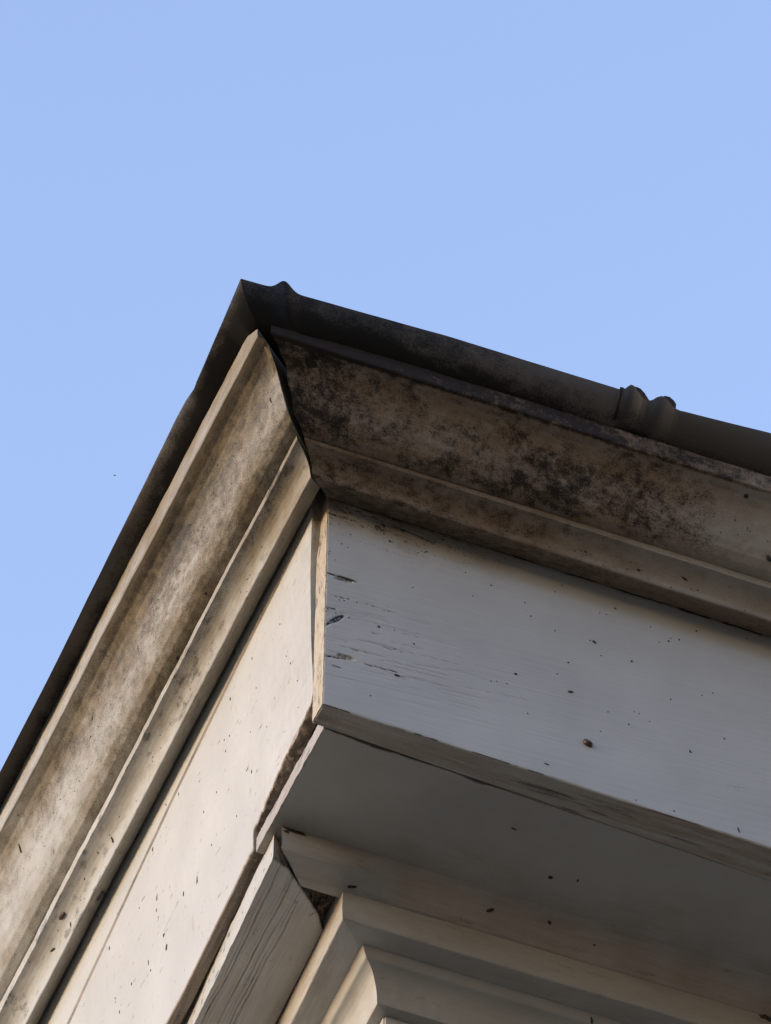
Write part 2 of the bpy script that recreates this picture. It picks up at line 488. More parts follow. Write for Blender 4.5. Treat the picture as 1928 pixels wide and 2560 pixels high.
def cr_fix(U, P, Z, run):               # ragged back edge along the caulk crack above the fascia
    back = (run.seg == len(run.c) - 3) | (run.seg == len(run.c) - 2)
    g_ = 1.0 + 3.2 * ss(0.35, 0.75, fbm(U / 38., 0 * U, 91, 4)) + 1.5 * vn(U / 6., 0 * U, 92)
    return np.where(run.seg[None, :] == len(run.c) - 3, np.maximum(P, g_), P), Z

o = build_run('R', 'cove_molding', Run(cove_pts(0.013, 0.004, 0.0057, (2.4, 340.0), 0.004)), uR, cr_start, M_RC, house, cl_disp, cr_attr, wob=0.9, seed=400, pfix=cr_fix)
o['label'] = 'shaded cove moulding under the right crown'

# --- right fascia board ------------------------------------------------------
CRACKS = [  # x0, z0, x1, z1, half width, depth, wiggle   (mm on the board's face; the splits follow the grain)
    (14, 338, 67, 333, 0.9, 2.2, 1.2),
    (67, 333, 140, 321, 0.6, 1.6, 1.2),
    (0, 317, 34, 317, 1.8, 2.6, 1),
    (1, 215, 42, 216, 0.9, 2.2, 0.8),
    (5, 179, 33, 184, 0.4, 1, 0.8),
    (33, 184, 90, 183, 0.4, 0.9, 1.2),
    (2, 158, 13, 160, 0.6, 1.4, 0.4),
    (0, 129, 24, 157, 1.6, 2, 0.6),
    (2, 79, 35, 86, 0.9, 2.2, 0.8),
    (35, 84, 101, 89, 0.5, 1.1, 1),
    (41, 121, 101, 125, 0.4, 0.8, 1),
    (55, 119, 109, 125, 0.4, 0.8, 0.8),
    (109, 127, 154, 131, 0.35, 0.7, 0.8),
    (5, 67, 23, 66, 0.4, 1, 0.5),
    (60, 81, 149, 89, 0.35, 0.7, 1),
    (3, 88, 24, 90, 0.4, 0.8, 0.5),
    (51, 139, 67, 140, 0.4, 0.8, 0.5),
    (26, 102, 54, 104, 0.35, 0.7, 0.5),
    (470, 68, 505, 76, 0.4, 0.7, 1.0), (150, 96, 240, 106, 0.35, 0.6, 1.0), (200, 104, 290, 112, 0.3, 0.5, 1.0)]
KNOTS = [(20, 211.5, 11, 2.6, 0.12, 4.0), (24, 86, 11, 3.6, 0.12, 4.0), (12, 143, 15, 3.4, 0.86, 1.5), (16, 317, 14, 2.2, 0.0, 3.0)]

def seg_dist(U, Z, x0, z0, x1, z1, wig, sd):
    L_ = math.hypot(x1 - x0, z1 - z0)
    tx, tz = (x1 - x0) / L_, (z1 - z0) / L_
    t = ((U - x0) * tx + (Z - z0) * tz)
    d = (U - x0) * -tz + (Z - z0) * tx + wig * 2 * (fbm(t / 9., 0 * t, sd, 3) - 0.5)
    ends = ss(0, 0.25 * L_, t) * (1 - ss(0.7 * L_, L_, t))
    return d, ends

def rf_marks(U, Z):
    c = 0 * (U + Z); dep = 0 * (U + Z)
    for k, (x0, z0, x1, z1, w, dd, wig) in enumerate(CRACKS):
        d, e_ = seg_dist(U, Z, x0, z0, x1, z1, wig, 500 + k)
        if x0 < 4: e_ = np.where(U < 10, np.maximum(e_, 0.8 * (np.abs(U - x0) < 12)), e_)
        m_ = e_ * np.exp(-(d / (0.75 * w + 0.38)) ** 2)
        c = np.maximum(c, m_ * min(1.0, dd / 1.6)); dep = np.maximum(dep, m_ * dd)
    for k, (x, z, rx, rz, rot, dd) in enumerate(KNOTS):
        m_ = blob(U, Z, x, z, rx, rz, rot) * ss(0.3, 0.6, fbm(U / 4., Z / 2., 600 + k, 3) + 0.12)
        c = np.maximum(c, m_); dep = np.maximum(dep, m_ * dd)
    return c, dep

RFZT, RFZK = 372.0, 0.0
rf = Run([(0, 372, 0, 0), (0, 2, 0, -0.0155), (-0.6, 0.6, 0, -0.0155), (-2, 0, 0, -0.0155), (-30, 0.5, -0.028, -0.0155, 20), (-32, 3, -0.028, -0.0155, 6), (-32, 372, 0, 0, 6)])

def rf_disp(U, S, P, Z, seg):
    c, dep = rf_marks(U, Z)
    front = (P > -1.5)
    left_ = (1 - ss(120, 260, U)) * np.exp(-((Z - 130) / 90.) ** 2)
    grain = 0.45 * (fbm(U / 90., (Z - U * 0.09) / 3.2, 501, 4) - 0.5) - 0.7 * left_ * ss(0.60, 0.72, fbm(U / 55., (Z - U * 0.09) / 2.0, 505, 3))
    warp = 1.6 * (fbm(U / 220., Z / 130., 502, 2) - 0.5)
    under = (P < -1.5) & (P > -60) & (Z < 40)
    gr = fbm(U / 140., P / 1.6, 503, 3)
    # raised grain on the exposed lower edge, rougher to the right
    gd = -1.4 * ss(0.56, 0.72, gr) * ss(120, 330, U) - 0.5 * (gr - 0.5)
    return np.where(front, grain + warp - dep, np.where(under, gd, 0))

def rf_attr(U, S, P, Z, seg):
    c, dep = rf_marks(U, Z)
    top = Z - 350
    near = 1 - ss(60, 330, U)
    band = ss(-75, 0, top + 45 * (fbm(U / 40., Z / 60., 511, 4) - 0.5))
    tan = 0.62 * band * (0.25 + 0.75 * near) + 0.15 * ss(-16, -2, top) + 0.28 * near * ss(-330, -60, top) * fbm(U / 25., Z / 25., 512, 4)
    dirt_shade = 0.50 * band * near * ss(0.35, 0.7, fbm(U / 16., Z / 13., 513, 5, .6)) + 0.25 * ss(-8, 0, top) * (0.2 + 0.8 * near)
    dirt_shade = dirt_shade + 0.65 * ss(0.60, 0.74, fbm(U / 3.2, Z / 2.6, 514, 3, .7)) * ss(-130, -10, top) * near + 0.9 * ss(-9.5, -6.5, top + 2.5 * (fbm(U / 16., 0 * U, 517, 4) - .5)) * (0.45 + 0.55 * ss(.35, .6, fbm(U / 30., 0 * U, 518, 3)))
    front = (P > -1.5)
    under = (P < -1.0) & (Z < 40)
    gr = fbm(U / 140., P / 1.6, 503, 3)
    tan = np.where(under, 0.52 + 0.5 * (fbm(U / 80., P / 3., 515, 4) - 0.5), tan)
    dirt_shade = np.where(under, 0.10 + 0.40 * ss(0.58, 0.78, gr) * ss(60, 300, U) + 0.25 * (1 - ss(0, 60, U)), dirt_shade)
    arris = np.exp(-((Z + 0.0155 * U) / 1.6) ** 2) * ss(0.5, 0.7, fbm(U / 25., 0 * U, 516, 4)) * front
    chip = np.where(front, np.clip(1.35 * c, 0, 1.1), 0) + 0.8 * arris
    return dict(tan=np.clip(tan, 0, 1), dirt_shade=np.clip(dirt_shade, 0, 1), chip=np.clip(chip, 0, 1))

o = build_run('R', 'fascia_board', rf, uR, lambda p, z: 0.0 if p > -5 else 0.4, M_R, house, rf_disp, rf_attr, wob=0.35, step=1.35, seed=600)
o['label'] = 'shaded blue-grey fascia board with cracks and specks'

# the sawn end of the right fascia board, its end grain catching the sun
ny, nz = 26, 300
yy = np.linspace(0.5, 29.5, ny)[:, None]; zz = np.linspace(1.0, 368, nz)[None, :]
rough_ = fbm(yy / 2.2 + 8 * fbm(yy / 25., zz / 30., 7, 2), zz / 16., 620, 4)
xx = -1.3 + 1.5 * (rough_ - 0.5) + 0 * yy
V = np.stack([xx, yy + 0 * zz + 0.8 * (fbm(zz / 14., 0 * zz, 3, 3) - .5), zz + 0 * yy], -1)
Vb = V.copy(); Vb[..., 0] = 1.5
Vall = np.concatenate([V, Vb[::-1]], 0)
dz = (1 - ss(0, 260, 372 - zz))
grid('end_grain', np.transpose(Vall, (1, 0, 2)), M_EDGE, house, attrs=dict(
    tan=np.transpose(np.concatenate([0.25 + 0.55 * (rough_ - .4) + 0.25 * dz + 0 * yy] * 2, 0)),
    dirt_shade=np.transpose(np.concatenate([0.65 * ss(0.58, 0.75, rough_) + 0.3 * dz * fbm(yy / 8., zz / 12., 9, 3)] * 2, 0)),
    chip=np.transpose(np.concatenate([0.8 * ss(0.72, 0.85, fbm(yy / 3., zz / 14., 12, 4)) + 0 * yy] * 2, 0))))

# --- left fascia: narrow upper strip + main board -----------------------------
def zj(U):                               # the joint between strip and board runs a little out of level
    return np.interp(U, [-20, 104, 271, 445, 805, 1200, 3000], [324, 318, 311, 296, 252, 205, 120])

def zbot(U):
    return np.interp(U, [-10, 50, 54, 65, 100, 134, 170, 211, 238, 241, 300, 469, 3000], [96, 92, 74, 65, 61, 59, 51, 43, 38, 16, 9, -7, -8])

def lean(Z):                             # the old board has tilted: its foot has slid in under the eave
    return 28.0 * (350 - Z) / 330.0

def lf_fix_strip(U, P, Z, run):
    w_ = (Z - 300) / 100.0               # authored between z=300 (joint) and 400 (top)
    Zn = zj(U) + 0.9 + (392 - zj(U)) * np.clip(w_, 0, 1)
    return P - lean(Zn), Zn

def lf_fix_board(U, P, Z, run):
    w_ = np.clip(Z / 300.0, 0, 1)
    rag = (10.0 * (fbm(U / 9., P / 14., 701, 5, .65) - 0.5) * (1 - ss(240, 300, U)) + 0.9 * (fbm(U / 8., P / 9., 702, 3) - .5)) * (1 - w_) ** 6
    Zn = zbot(U) + rag + (zj(U) - 0.9 - zbot(U)) * w_
    return P - lean(Zn), Zn

def lf_start(p, z):
    return float(np.interp(z, [0, 25, 75, 190, 300, 400], [54, 51, 48, 36, 19, 16.0]))

def lf_disp(U, S, P, Z, seg):
    front = seg == 0
    grain = 0.40 * (fbm(U / 110., (Z + 0.02 * U) / 3.0, 711, 4) - 0.5) + 0.35 * (fbm(U / 6., Z / 16., 712, 4, .6) - 0.5)
    warp = 2.2 * (fbm(U / 230., Z / 120., 713, 2) - 0.5)
    streak = ss(0.76, 0.82, fbm(U / 20., Z / 2.2, 714, 4)) * 0.8
    return np.where(front, grain + warp - streak, 0)

def lf_attr(U, S, P, Z, seg):
    front = seg == 0
    top = 1 - ss(0, 60, 352 - Z)
    near = 1 - ss(10, 330, U)
    tan = 0.16 * near + 0.30 * top * (0.4 + 0.6 * near) + 0.24 * (fbm(U / 70., Z / 12., 721, 4) - 0.42) + 0.42 * (fbm(U / 5., Z / 20., 726, 4, .65) - 0.5) + 0.3 * (1 - ss(14, 40, U)) * fbm(U / 9., Z / 20., 725, 3)
    dirt_shade = 0.25 * ss(-6, 3, Z - 346) + 0.7 * (vn(U / 3.2, Z / 1.9, 722) > 0.988)
    st = ss(0.75, 0.82, fbm(U / 20., Z / 2.2, 714, 4))
    chip = 0.75 * st + 0.0 * U
    run_ = blob(U, Z, 420, 60, 4, 30, 0) * 0.3 + blob(U, Z, 480, 130, 40, 3, 0) * 0.3
    jt = np.exp(-(np.abs(Z - zj(U)) / 1.3) ** 2) * 0.6
    bz = np.exp(-((Z - zbot(U)) / 5.) ** 2)
    rag = bz * (1 - ss(180, 260, U)) * ss(0.35, 0.6, fbm(U / 7., Z / 4., 723, 4))
    tan = np.where(front, tan + run_, 0.65); dirt_shade = np.where(front, dirt_shade + jt + 0.8 * rag, 0.25 + 0.7 * (fbm(U / 50., P / 6., 724, 4) - .5))
    return dict(tan=np.clip(tan, 0, 1), dirt_shade=np.clip(dirt_shade, 0, 1), chip=np.clip(np.where(front, chip, 0), 0, 1))

strip = Run([(15.6, 400), (15.6, 304, 0, 0), (13.5, 300.5), (-1, 300, 0, 0, 4), (-1, 400, 0, 0, 6)])
o = build_run('L', 'fascia_strip', strip, uL, lf_start, M_L, house, lf_disp, lf_attr, wob=0.3, seed=700, pfix=lf_fix_strip)
o['label'] = 'narrow tapering strip above the left fascia board'
board = Run([(15, 300), (15, 2), (14.2, 0.4), (12.5, 0), (1, 0, 0, 0, 12), (0, 1, 0, 0, 4), (0, 300, 0, 0, 6)])
o = build_run('L', 'fascia_board', board, uL, lf_start, M_L, house, lf_disp, lf_attr, wob=0.3, seed=800, pfix=lf_fix_board)
o['label'] = 'sunlit cream fascia board with ragged lower end'

# backing timbers behind both fascias, seen dark through the open joints
box('backing_board', 34, 60, 33, END, 26, 440, M_CORE, house)
box('backing_board', 62, END, 35, 60, 26, 440, M_CORE, house)
# bare brown plank behind the left board, seen in the wedge-shaped gap and under its broken foot
box('batten', 29, 33.5, 32, 420, 24.5, 420, M_BATTEN, house)

# --- soffit board ---------------------------------------------------------------
def sof_front(x):
    open_ = 1 - ss(190, 260, x)
    return 32.3 + 0.028 * x + open_ * (0.6 + 3.0 * ss(0.4, 0.8, fbm(x / 45., 0 * x, 901, 3)) + 1.2 * (vn(x / 7., 0 * x, 902) - .3))

def soffit():
    us = axis(640, 3.0, END)
    nvv = 90
    t = np.linspace(0, 1, nvv)[None, :]
    x = (13.0 + 0 * t) + us[:, None]
    y = sof_front(us)[:, None] * (1 - t) + 232 * t
    x = x + (1 - ss(0, 20, us))[:, None] * (1.6 * (fbm(y / 14., 0 * y, 903, 4) - 0.5))
    z = 0.6 - 0.0125 * np.clip(us, 0, 900)[:, None] * (1 - t) + 0.8 * (fbm(x / 150., y / 90., 904, 2) - .5) + 0.3 * (fbm(x / 60., y / 3., 905, 3) - .5)
    low = np.stack([x, y, z], -1)
    up = low.copy(); up[..., 2] = 23.0
    V = np.concatenate([low, up[:, ::-1]], 1)
    f = fbm(x / 40., y / 30., 906, 4)
    tan = np.clip(0.10 + 0.35 * (f - .45) + 0.25 * ss(120, 190, y), 0, 1)
    dirt_shade = 0.3 * ss(0.80, 0.88, fbm(x / 40., y / 1.8, 907, 4)) + 0.35 * np.exp(-((y - sof_front(us)[:, None]) / 3.) ** 2)
    side_t = 0.35 + 0.5 * (fbm(y / 10., 0 * y + 3, 908, 4) - .5)
    edge = (1 - ss(0, 1.5, us))[:, None]
    A = {k: np.concatenate([v, v[:, ::-1]], 1) for k, v in dict(tan=tan * (1 - edge) + edge * side_t, dirt_shade=dirt_shade * (1 - edge) + edge * 0.55 * ss(.5, .7, fbm(y / 6., 0 * y, 909, 4)), chip=0 * x).items()}
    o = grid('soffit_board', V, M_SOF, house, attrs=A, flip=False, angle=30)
    o['label'] = 'dark shaded underside of the right eave'
soffit()
# left eave soffit strip, up behind the sagging left fascia
box('soffit_board', 31, 260, 233, END, 5, 22, M_BARE, house)

# --- frieze boards ---------------------------------------------------------------
def frieze_right():
    us = np.concatenate([np.linspace(0, 75, 40), 75 + axis(560, 3.0, END - 75)[1:]])
    sec = [(183.8, 3.0), (184.0, 0.0), (184.3, -16), (184.8, -31.5), (186.0, -34.0), (188, -34.5), (200, -34.8), (214, -35.2), (217.0, -36.0), (228.0, -36.2), (228.0, 3.0)]
    sm = [(183.8, 3.0), (184.0, -0.4), (188, -4.5), (195, -12.5), (201, -20.0), (206, -26.0), (210.5, -31.0), (213.5, -35.0), (217.0, -36.4), (228.0, -37), (228.0, 3.0)]
    sec, sm = np.array(sec), np.array(sm)
    def dens(c):
        out = []
        for i in range(len(c)):
            a_, b_ = c[i], c[(i + 1) % len(c)]
            for t in range(5): out.append(a_ + (b_ - a_) * t / 5)
        return np.array(out)
    A_, B_ = dens(sec), dens(sm)
    xs0 = 24.5 + np.clip(A_[:, 0] - 184, 0, 44) * 0.93          # sawn end runs at a slant
    X = xs0[None, :] + us[:, None] * (END - xs0[None, :]) / END
    m_ = ss(70, 190, X)
    Y = A_[None, :, 0] * (1 - m_) + B_[None, :, 0] * m_
    Z = A_[None, :, 1] * (1 - m_) + B_[None, :, 1] * m_
    Y = Y + 0.8 * (fbm(X / 40., Z / 9., 921, 3) - .5); Z = Z + 0.8 * (fbm(X / 50., Y / 9., 922, 3) - .5)
    end = (1 - ss(0, 2.5, us))[:, None]
    X = X + end * 2.0 * (fbm(Y / 4., Z / 4., 923, 3) - .5)
    f = fbm(X / 45., (Y + Z) / 18., 924, 4)
    A = dict(tan=np.clip(0.24 + 0.40 * (f - .4) + 0.10 * m_, 0, 1), dirt_shade=np.clip(0.10 + 0.15 * ss(.6, .8, fbm(X / 30., (Y - Z) / 9., 925, 4)) + end * .3, 0, 1), chip=0 * X)
    A['chip'] = 0.9 * blob(X, Z, 31, -7, 5, 2.5, -.3) + 1.2 * blob(X, Z + 0.06 * (X - 26), 40, -0.5, 17, 3.2, 0) * (Y < 190) + end * 0.6 * ss(.5, .6, fbm(Y / 3., Z / 3., 926, 3))
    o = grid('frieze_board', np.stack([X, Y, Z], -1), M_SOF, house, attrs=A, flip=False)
    o['label'] = 'brownish shaded frieze board under the right soffit'
frieze_right()

def frieze_left():
    nvv = 110
    w_ = np.linspace(0, 1, nvv)[None, :]                         # outer edge -> fillet
    us = np.concatenate([np.arange(0, 420, 1.6), np.linspace(425, END - 260, 40)])
    y0 = np.interp(w_, [0, .25, .5, .85, 1], [199, 210, 231, 260, 282])
    Y = y0 + us[:, None] * (END - y0) / (END - 260) 
    Yc = np.clip(Y, 0, 900)
    xo = np.interp(Yc, [190, 200, 473, 900], [21.0, 21.6, 35.2, 56])
    xi = np.interp(Yc, [190, 221, 438, 900], [110.5, 110.5, 118.5, 130])
    xo = xo + 1.8 * (fbm(Y / 14., 0 * Y, 931, 4) - .5)
    X = xo + (xi - xo) * w_
    # deep weathered grain: lines that wander slowly along the board, crowded to the outer side
    c = w_ * 70 + 9.0 * (fbm(Y / 130., w_ * 2.5, 932, 4) - .5) + 0.012 * (Y - 200) * (1 - w_)
    per = vn(np.floor(c / 3.5) * 1.0, 0 * c, 933)
    fr = (c / 3.5) - np.floor(c / 3.5)
    line = np.exp(-((fr - 0.5) / 0.13) ** 2)
    amp = ss(0.25, 0.6, per) * (1 - ss(0.42, 0.72, w_)) * ss(0.02, 0.06, w_) * (0.55 + 0.45 * ss(.3, .6, fbm(Y / 60., c / 3.5, 934, 2)))
    fine = fbm(Y / 90., c / 1.1, 935, 4)
    Z = -36.0 + 1.7 * line * amp * (0.4 + 0.9 * vn(Y / 40., np.floor(c / 3.5), 941)) + 0.9 * (fine - .5) * (1 - 0.6 * ss(.4, .7, w_)) + 1.2 * (fbm(Y / 120., w_ * 3, 936, 2) - .5)
    low = np.stack([X, Y, Z], -1)
    up = np.stack([X, Y, 0 * Z + 2.0], -1)
    # upright outer edge gets its own rows so that its paint can flake
    rows = 8
    side = np.stack([low[:, :1] * (1 - t) + up[:, :1] * t for t in np.linspace(0, 1, rows + 2)[1:-1]], 2)[:, 0]
    V = np.concatenate([low, up[:, ::-1], side[:, ::-1]], 1)
    lt = np.clip(0.18 + 0.4 * (fbm(Y / 60., w_ * 8, 937, 4) - .45) + 0.25 * ss(.8, 1, w_), 0, 1)
    ld = 0.30 * line * amp + 0.25 * ss(.62, .75, fbm(Y / 12., w_ * 10, 938, 4)) + 0.5 * (1 - ss(0, 6, us))[:, None]
    sy = side[..., 1]; sz = side[..., 2]
    st = 0.10 + 0.4 * (fbm(sy / 25., sz / 8., 939, 4) - .45)
    sd = 0.8 * ss(.68, .78, fbm(sy / 9., sz / 5., 940, 4))
    A = dict(tan=np.concatenate([lt, lt[:, ::-1], st[:, ::-1]], 1), dirt_shade=np.concatenate([ld, ld[:, ::-1], sd[:, ::-1]], 1), chip=np.zeros(V.shape[:2]))
    A = {k: np.clip(v, 0, 1) for k, v in A.items()}
    o = grid('frieze_board', V, M_L, house, attrs=A, flip=True, angle=50)
    o['label'] = 'frieze board with deep weathered grain on the left'
frieze_left()

# --- fillets (upright strips) and bed mouldings ------------------------------------
def wrap(name, side, sec, x0, y0, k, mat, label, tan0, seed, d_end):
    """profile (d, z): d grows inwards from the mitre; one run of it, mitred at 45 degrees"""
    pts = []
    m = len(sec)
    for i in range(m):
        a_, b_ = np.array(sec[i]), np.array(sec[(i + 1) % m])
        nn = max(1, int(np.linalg.norm(b_ - a_) / 1.5)) if i < m - 2 else 4
        for t in range(nn): pts.append(a_ + (b_ - a_) * t / nn)
    pts = np.array(pts); D = pts[None, :, 0]; Z = pts[None, :, 1]
    us = axis(560, 2.0, END)[:, None]
    if side == 'R':
        X = x0 + D + us * (END - x0 - D) / END
        Y = y0 + D + 0 * us + k * np.clip(us, 0, 900); Zz = Z + 0 * us
        U = X
    else:
        Y = y0 + D + us * (END - y0 - D) / END
        X = x0 + D + k * np.clip(us, 0, 900); Zz = Z + 0 * us
        U = Y
    wv = 0.7 * (fbm(U / 60., Z / 12., seed, 3) - .5) + 0.7 * (fbm(U / 9., Z / 7., seed + 1, 3) - .5)
    if side == 'R': Y = Y + wv
    else: X = X + wv
    Zz = Zz + 0.7 * (fbm(U / 45., D / 12. + 5, seed + 2, 3) - .5)
    S = np.cumsum(np.concatenate([[0], np.hypot(*np.diff(pts, axis=0).T)]))[None, :]
    tan = np.clip(tan0 + 0.45 * (fbm(U / 35., S / 14., seed + 3, 4) - .45), 0, 1)
    dirt_shade = np.clip(0.25 * ss(.66, .8, fbm(U / 16., S / 8., seed + 4, 4)) + 0.6 * (vn(U / 2.6, S / 2.6, seed + 5) > .9975), 0, 1)
    a2 = 0.5 * np.sum(pts[:, 0] * np.roll(pts[:, 1], -1) - np.roll(pts[:, 0], -1) * pts[:, 1])
    o = grid(name, np.stack([X, Y + 0 * X, Zz], -1), mat, house, attrs=dict(tan=tan, dirt_shade=dirt_shade, chip=0 * tan), flip=(a2 < 0) if side == 'R' else (a2 > 0), angle=40)
    o['label'] = label

fil = [(0, -20), (0.0, -76.6), (0.8, -77.8), (2.0, -78.2), (60, -78.2), (60, -20)]
wrap('fillet_strip', 'R', fil, 110.5, 217.0, -0.004, M_SOF, 'shaded upright strip below the right frieze board', 0.16, 950, 0)
wrap('fillet_strip', 'L', fil, 110.5, 217.0, 0.045, M_L, 'sunlit upright strip below the left frieze board', 0.30, 960, 0)
bed = [(0, -78.4), (0.3, -79.5), (3.0, -83.5), (6.0, -87.6), (7.2, -88.6), (10.5, -89.6), (14.5, -91.2), (18.5, -93.8), (22.0, -97.8), (25.0, -103.5), (27.2, -110.5), (28.8, -118.5), (29.8, -126.5), (30.4, -129.2), (32, -129.8), (75, -129.8), (75, -78.4)]
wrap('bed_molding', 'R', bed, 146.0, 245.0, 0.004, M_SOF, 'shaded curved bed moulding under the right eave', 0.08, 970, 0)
wrap('bed_molding', 'L', bed, 146.0, 245.0, 0.022, M_L, 'sunlit curved bed moulding on the left', 0.22, 980, 0)

# --- wall under the mouldings, and the roof that closes the eaves ------------------
wx, wy = 190.0, 290.0
box('wall', wx, END, wy, END, -HZ * 1000 - 200, -128.5, M_L, house, 2.0)
solid('roof', [(-118, -118, 508), (END, -118, 512), (END, END, 2290), (-118, END, 590), (-112, -112, 499), (END, -112, 503), (END, END, 600), (-112, END, 580)],
      [(0, 1, 2), (0, 2, 3), (4, 6, 5), (4, 7, 6), (0, 4, 5, 1), (0, 3, 7, 4), (1, 5, 6, 2), (3, 2, 6, 7)], M_ROOF, house)

# ------------------------------------------------------------------ the gutter
gut = thing('rain_gutter', 'dark metal rain gutter running round the roof corner above the crown mouldings', 'gutter')
def gutter(side, name, us, ztop, zin, pin, mit, label, skin=0.0, bulge=1.0, zlow=None, edge_up=None):
    """sheet-metal trough: rounded outer face from the front lip down to the wood, thin return behind"""
    n_ = 22
    prof = []
    for i in range(n_ + 1):
        t = i / n_
        prof.append((t, 0))
    T = np.array([q[0] for q in prof])[None, :]
    U0 = us[:, None]
    zt = ztop(U0); zi = zin(U0); pi = pin(U0)
    po = 162.0 + skin
    # quarter-round: starts upright at the lip and ends level at the wood
    th = T * math.pi / 2
    Pq = pi + (po - pi) * (np.cos(th) * bulge + (1 - T) * (1 - bulge))
    Zq = zi + (zt - zi) * (1 - (np.sin(th) * bulge + T * (1 - bulge)))
    back_p = np.concatenate([0 * U0 + pi - 50, Pq[:, ::-1] - 1.6], 1)
    back_z = np.concatenate([0 * U0 + zi + 3, Zq[:, ::-1] + 2.4], 1)
    back_z[:, -1] = zt[:, 0] + 0.3
    P = np.concatenate([Pq, back_p], 1); Z = np.concatenate([Zq, back_z], 1)
    if mit: U = -P * (1 - us[:, None] / us[-1]) + us[:, None] * (1 + 0)
    else: U = U0 + 0 * P
    P = P + 0.8 * (fbm(U / 70., P / 30., 1001, 3) - .5); Z = Z + 0.9 * (fbm(U / 90., P / 30. + 7, 1002, 3) - .5)
    f = fbm(U / 60., P / 14., 1003, 4)
    near = 0.15 + 0.0 * U
    low = ss(0.2, 0.95, np.concatenate([T + 0 * U0, 0 * back_p + 1], 1))
    tan = np.clip(0.35 + 0.5 * (f - .45), 0, 1)
    dirt_shade = np.clip((0.15 + 0.35 * near) * low + 0.25 * near + 0.4 * (fbm(U / 18., P / 6., 1004, 4) - .5), 0, 1)  # darker towards the underside
    if skin < 0: dirt_shade = dirt_shade + 0.6
    if skin > 0: dirt_shade = dirt_shade + 0.5 * np.exp(-((U - 318) / 26.) ** 2) * low + 0.8 * np.exp(-((U - 287) / 2.5) ** 2)
    dirt_shade = np.clip(dirt_shade, 0, 1)
    V = np.stack([U, -P, Z], -1) if side == 'R' else np.stack([-P, U, Z], -1)
    a2 = 0.5 * np.sum(P[0] * np.roll(Z[0], -1) - np.roll(P[0], -1) * Z[0])
    o = grid(name, V, M_GUT, gut, attrs=dict(tan=tan, dirt_shade=dirt_shade, chip=0 * tan), flip=(a2 > 0) if side == 'R' else (a2 < 0), angle=40)
    o['label'] = label
    return o

def bump_(u, c, w, h): return h * np.exp(-((u - c) / w) ** 2)
def topR(u):
    u = u - 7.2
    z = 22.9 + np.interp(u, [-180, -145, -108, 78, 282, 466, 3000], [441, 443.5, 446.5, 459.7, 465, 469, 474])
    return z + bump_(u, -128, 10.5, 17.5)
def topR2(u):
    u = u - 7.2
    return 19.0 + np.interp(u, [270, 284, 288, 292, 296, 301, 306, 312, 318, 324, 330, 335, 340, 346, 352, 358, 466, 3000],
                            [465, 466, 472, 477.5, 477, 469, 461, 458, 462, 470, 475, 473, 467, 460.5, 459, 460, 472.5, 477.5])
def topS(u):
    u = u - 11.5
    return 24.6 + np.interp(u, [284, 288, 293, 298, 303, 308, 313, 318, 323, 328, 333, 339, 344, 348, 352], [463, 472, 478.5, 481, 480, 474, 464, 460, 467, 476, 481, 482, 478, 471, 458])
one = lambda v: (lambda u: v + 0 * u)
usA = np.concatenate([np.arange(0, 180, 2.0), np.arange(180, 472, 4.0)])           # from mitre; u = -p + ...
# first right-hand length, corner to lap joint
def uspan(a_, b_, s): return np.arange(a_, b_ + s, s)
def mitred(side, ztop, pout, zin, pin, u0, shear, end, label, step=2.0, vis=1000):
    us = np.concatenate([np.arange(0, vis, step), np.linspace(vis, end - u0, 25)]) if end - u0 > vis else np.arange(0, end - u0 + step, step)
    n_ = 22
    T = np.linspace(0, 1, n_ + 1)[None, :]
    U0 = us[:, None] + u0
    zt = ztop(U0); zi = zin(U0); pi = pin(U0); po = pout(U0)
    th = T * math.pi / 2
    Pq = pi + (po - pi) * (0.75 * np.cos(th) + 0.25 * (1 - T))
    Zq = zi + (zt - zi) * (1 - (0.75 * np.sin(th) + 0.25 * T))
    bp = np.concatenate([0 * U0 + pi - 50, Pq[:, ::-1] - 1.6], 1); bz = np.concatenate([0 * U0 + zi + 3, Zq[:, ::-1] + 2.4], 1)
    bz[:, -1] = zt[:, 0] + 0.3
    P = np.concatenate([Pq, bp], 1); Z = np.concatenate([Zq, bz], 1)
    sh = (po - P) * shear * (1 - ss(0, 160, us))[:, None]          # shear the first stretch onto the mitre
    U = U0 + sh
    fade = ss(0, 60, us)[:, None]
    P = P + fade * 0.8 * (fbm(U / 70., P / 30., 1001, 3) - .5); Z = Z + fade * 0.9 * (fbm(U / 90., P / 30. + 7, 1002, 3) - .5)
    f = fbm(U / 60., P / 14., 1003, 4); near = 1 - ss(-120, 330, U)
    low = np.concatenate([ss(0.2, 0.95, T) + 0 * U0, 0 * bp + 1], 1)
    tan = np.clip(0.35 + 0.5 * (f - .45), 0, 1)
    dirt_shade = np.clip((0.45 + 0.35 * near) * low + 0.60 * near + 0.10 + 0.5 * (fbm(U / 18., P / 6., 1004, 5, .6) - .5), 0, 1)  # darker towards the underside and the corner
    V = np.stack([U, -P, Z], -1) if side == 'R' else np.stack([-P, U, Z], -1)
    k_ = len(P) // 2
    a2 = 0.5 * np.sum(P[k_] * np.roll(Z[k_], -1) - np.roll(P[k_], -1) * Z[k_])
    o = grid('gutter_section', V, M_GUT, gut, attrs=dict(tan=tan, dirt_shade=dirt_shade, chip=0 * tan), flip=(a2 > 0) if side == 'R' else (a2 < 0), angle=40)
    o['label'] = label
mitred('R', topR, one(162.0), lambda u: np.interp(u, [-180, -60, 99, 318, 489], [424, 431, 441, 449, 453]), one(130.0), -172.8, 1.2, 291, 'right gutter length from the corner to the lap joint')
def topL(u): return np.interp(u, [-162, -90, -5, 7, 35, 65, 485, 650, 3000], [463.6, 464, 464.5, 466.5, 476, 478, 470, 476, 485])
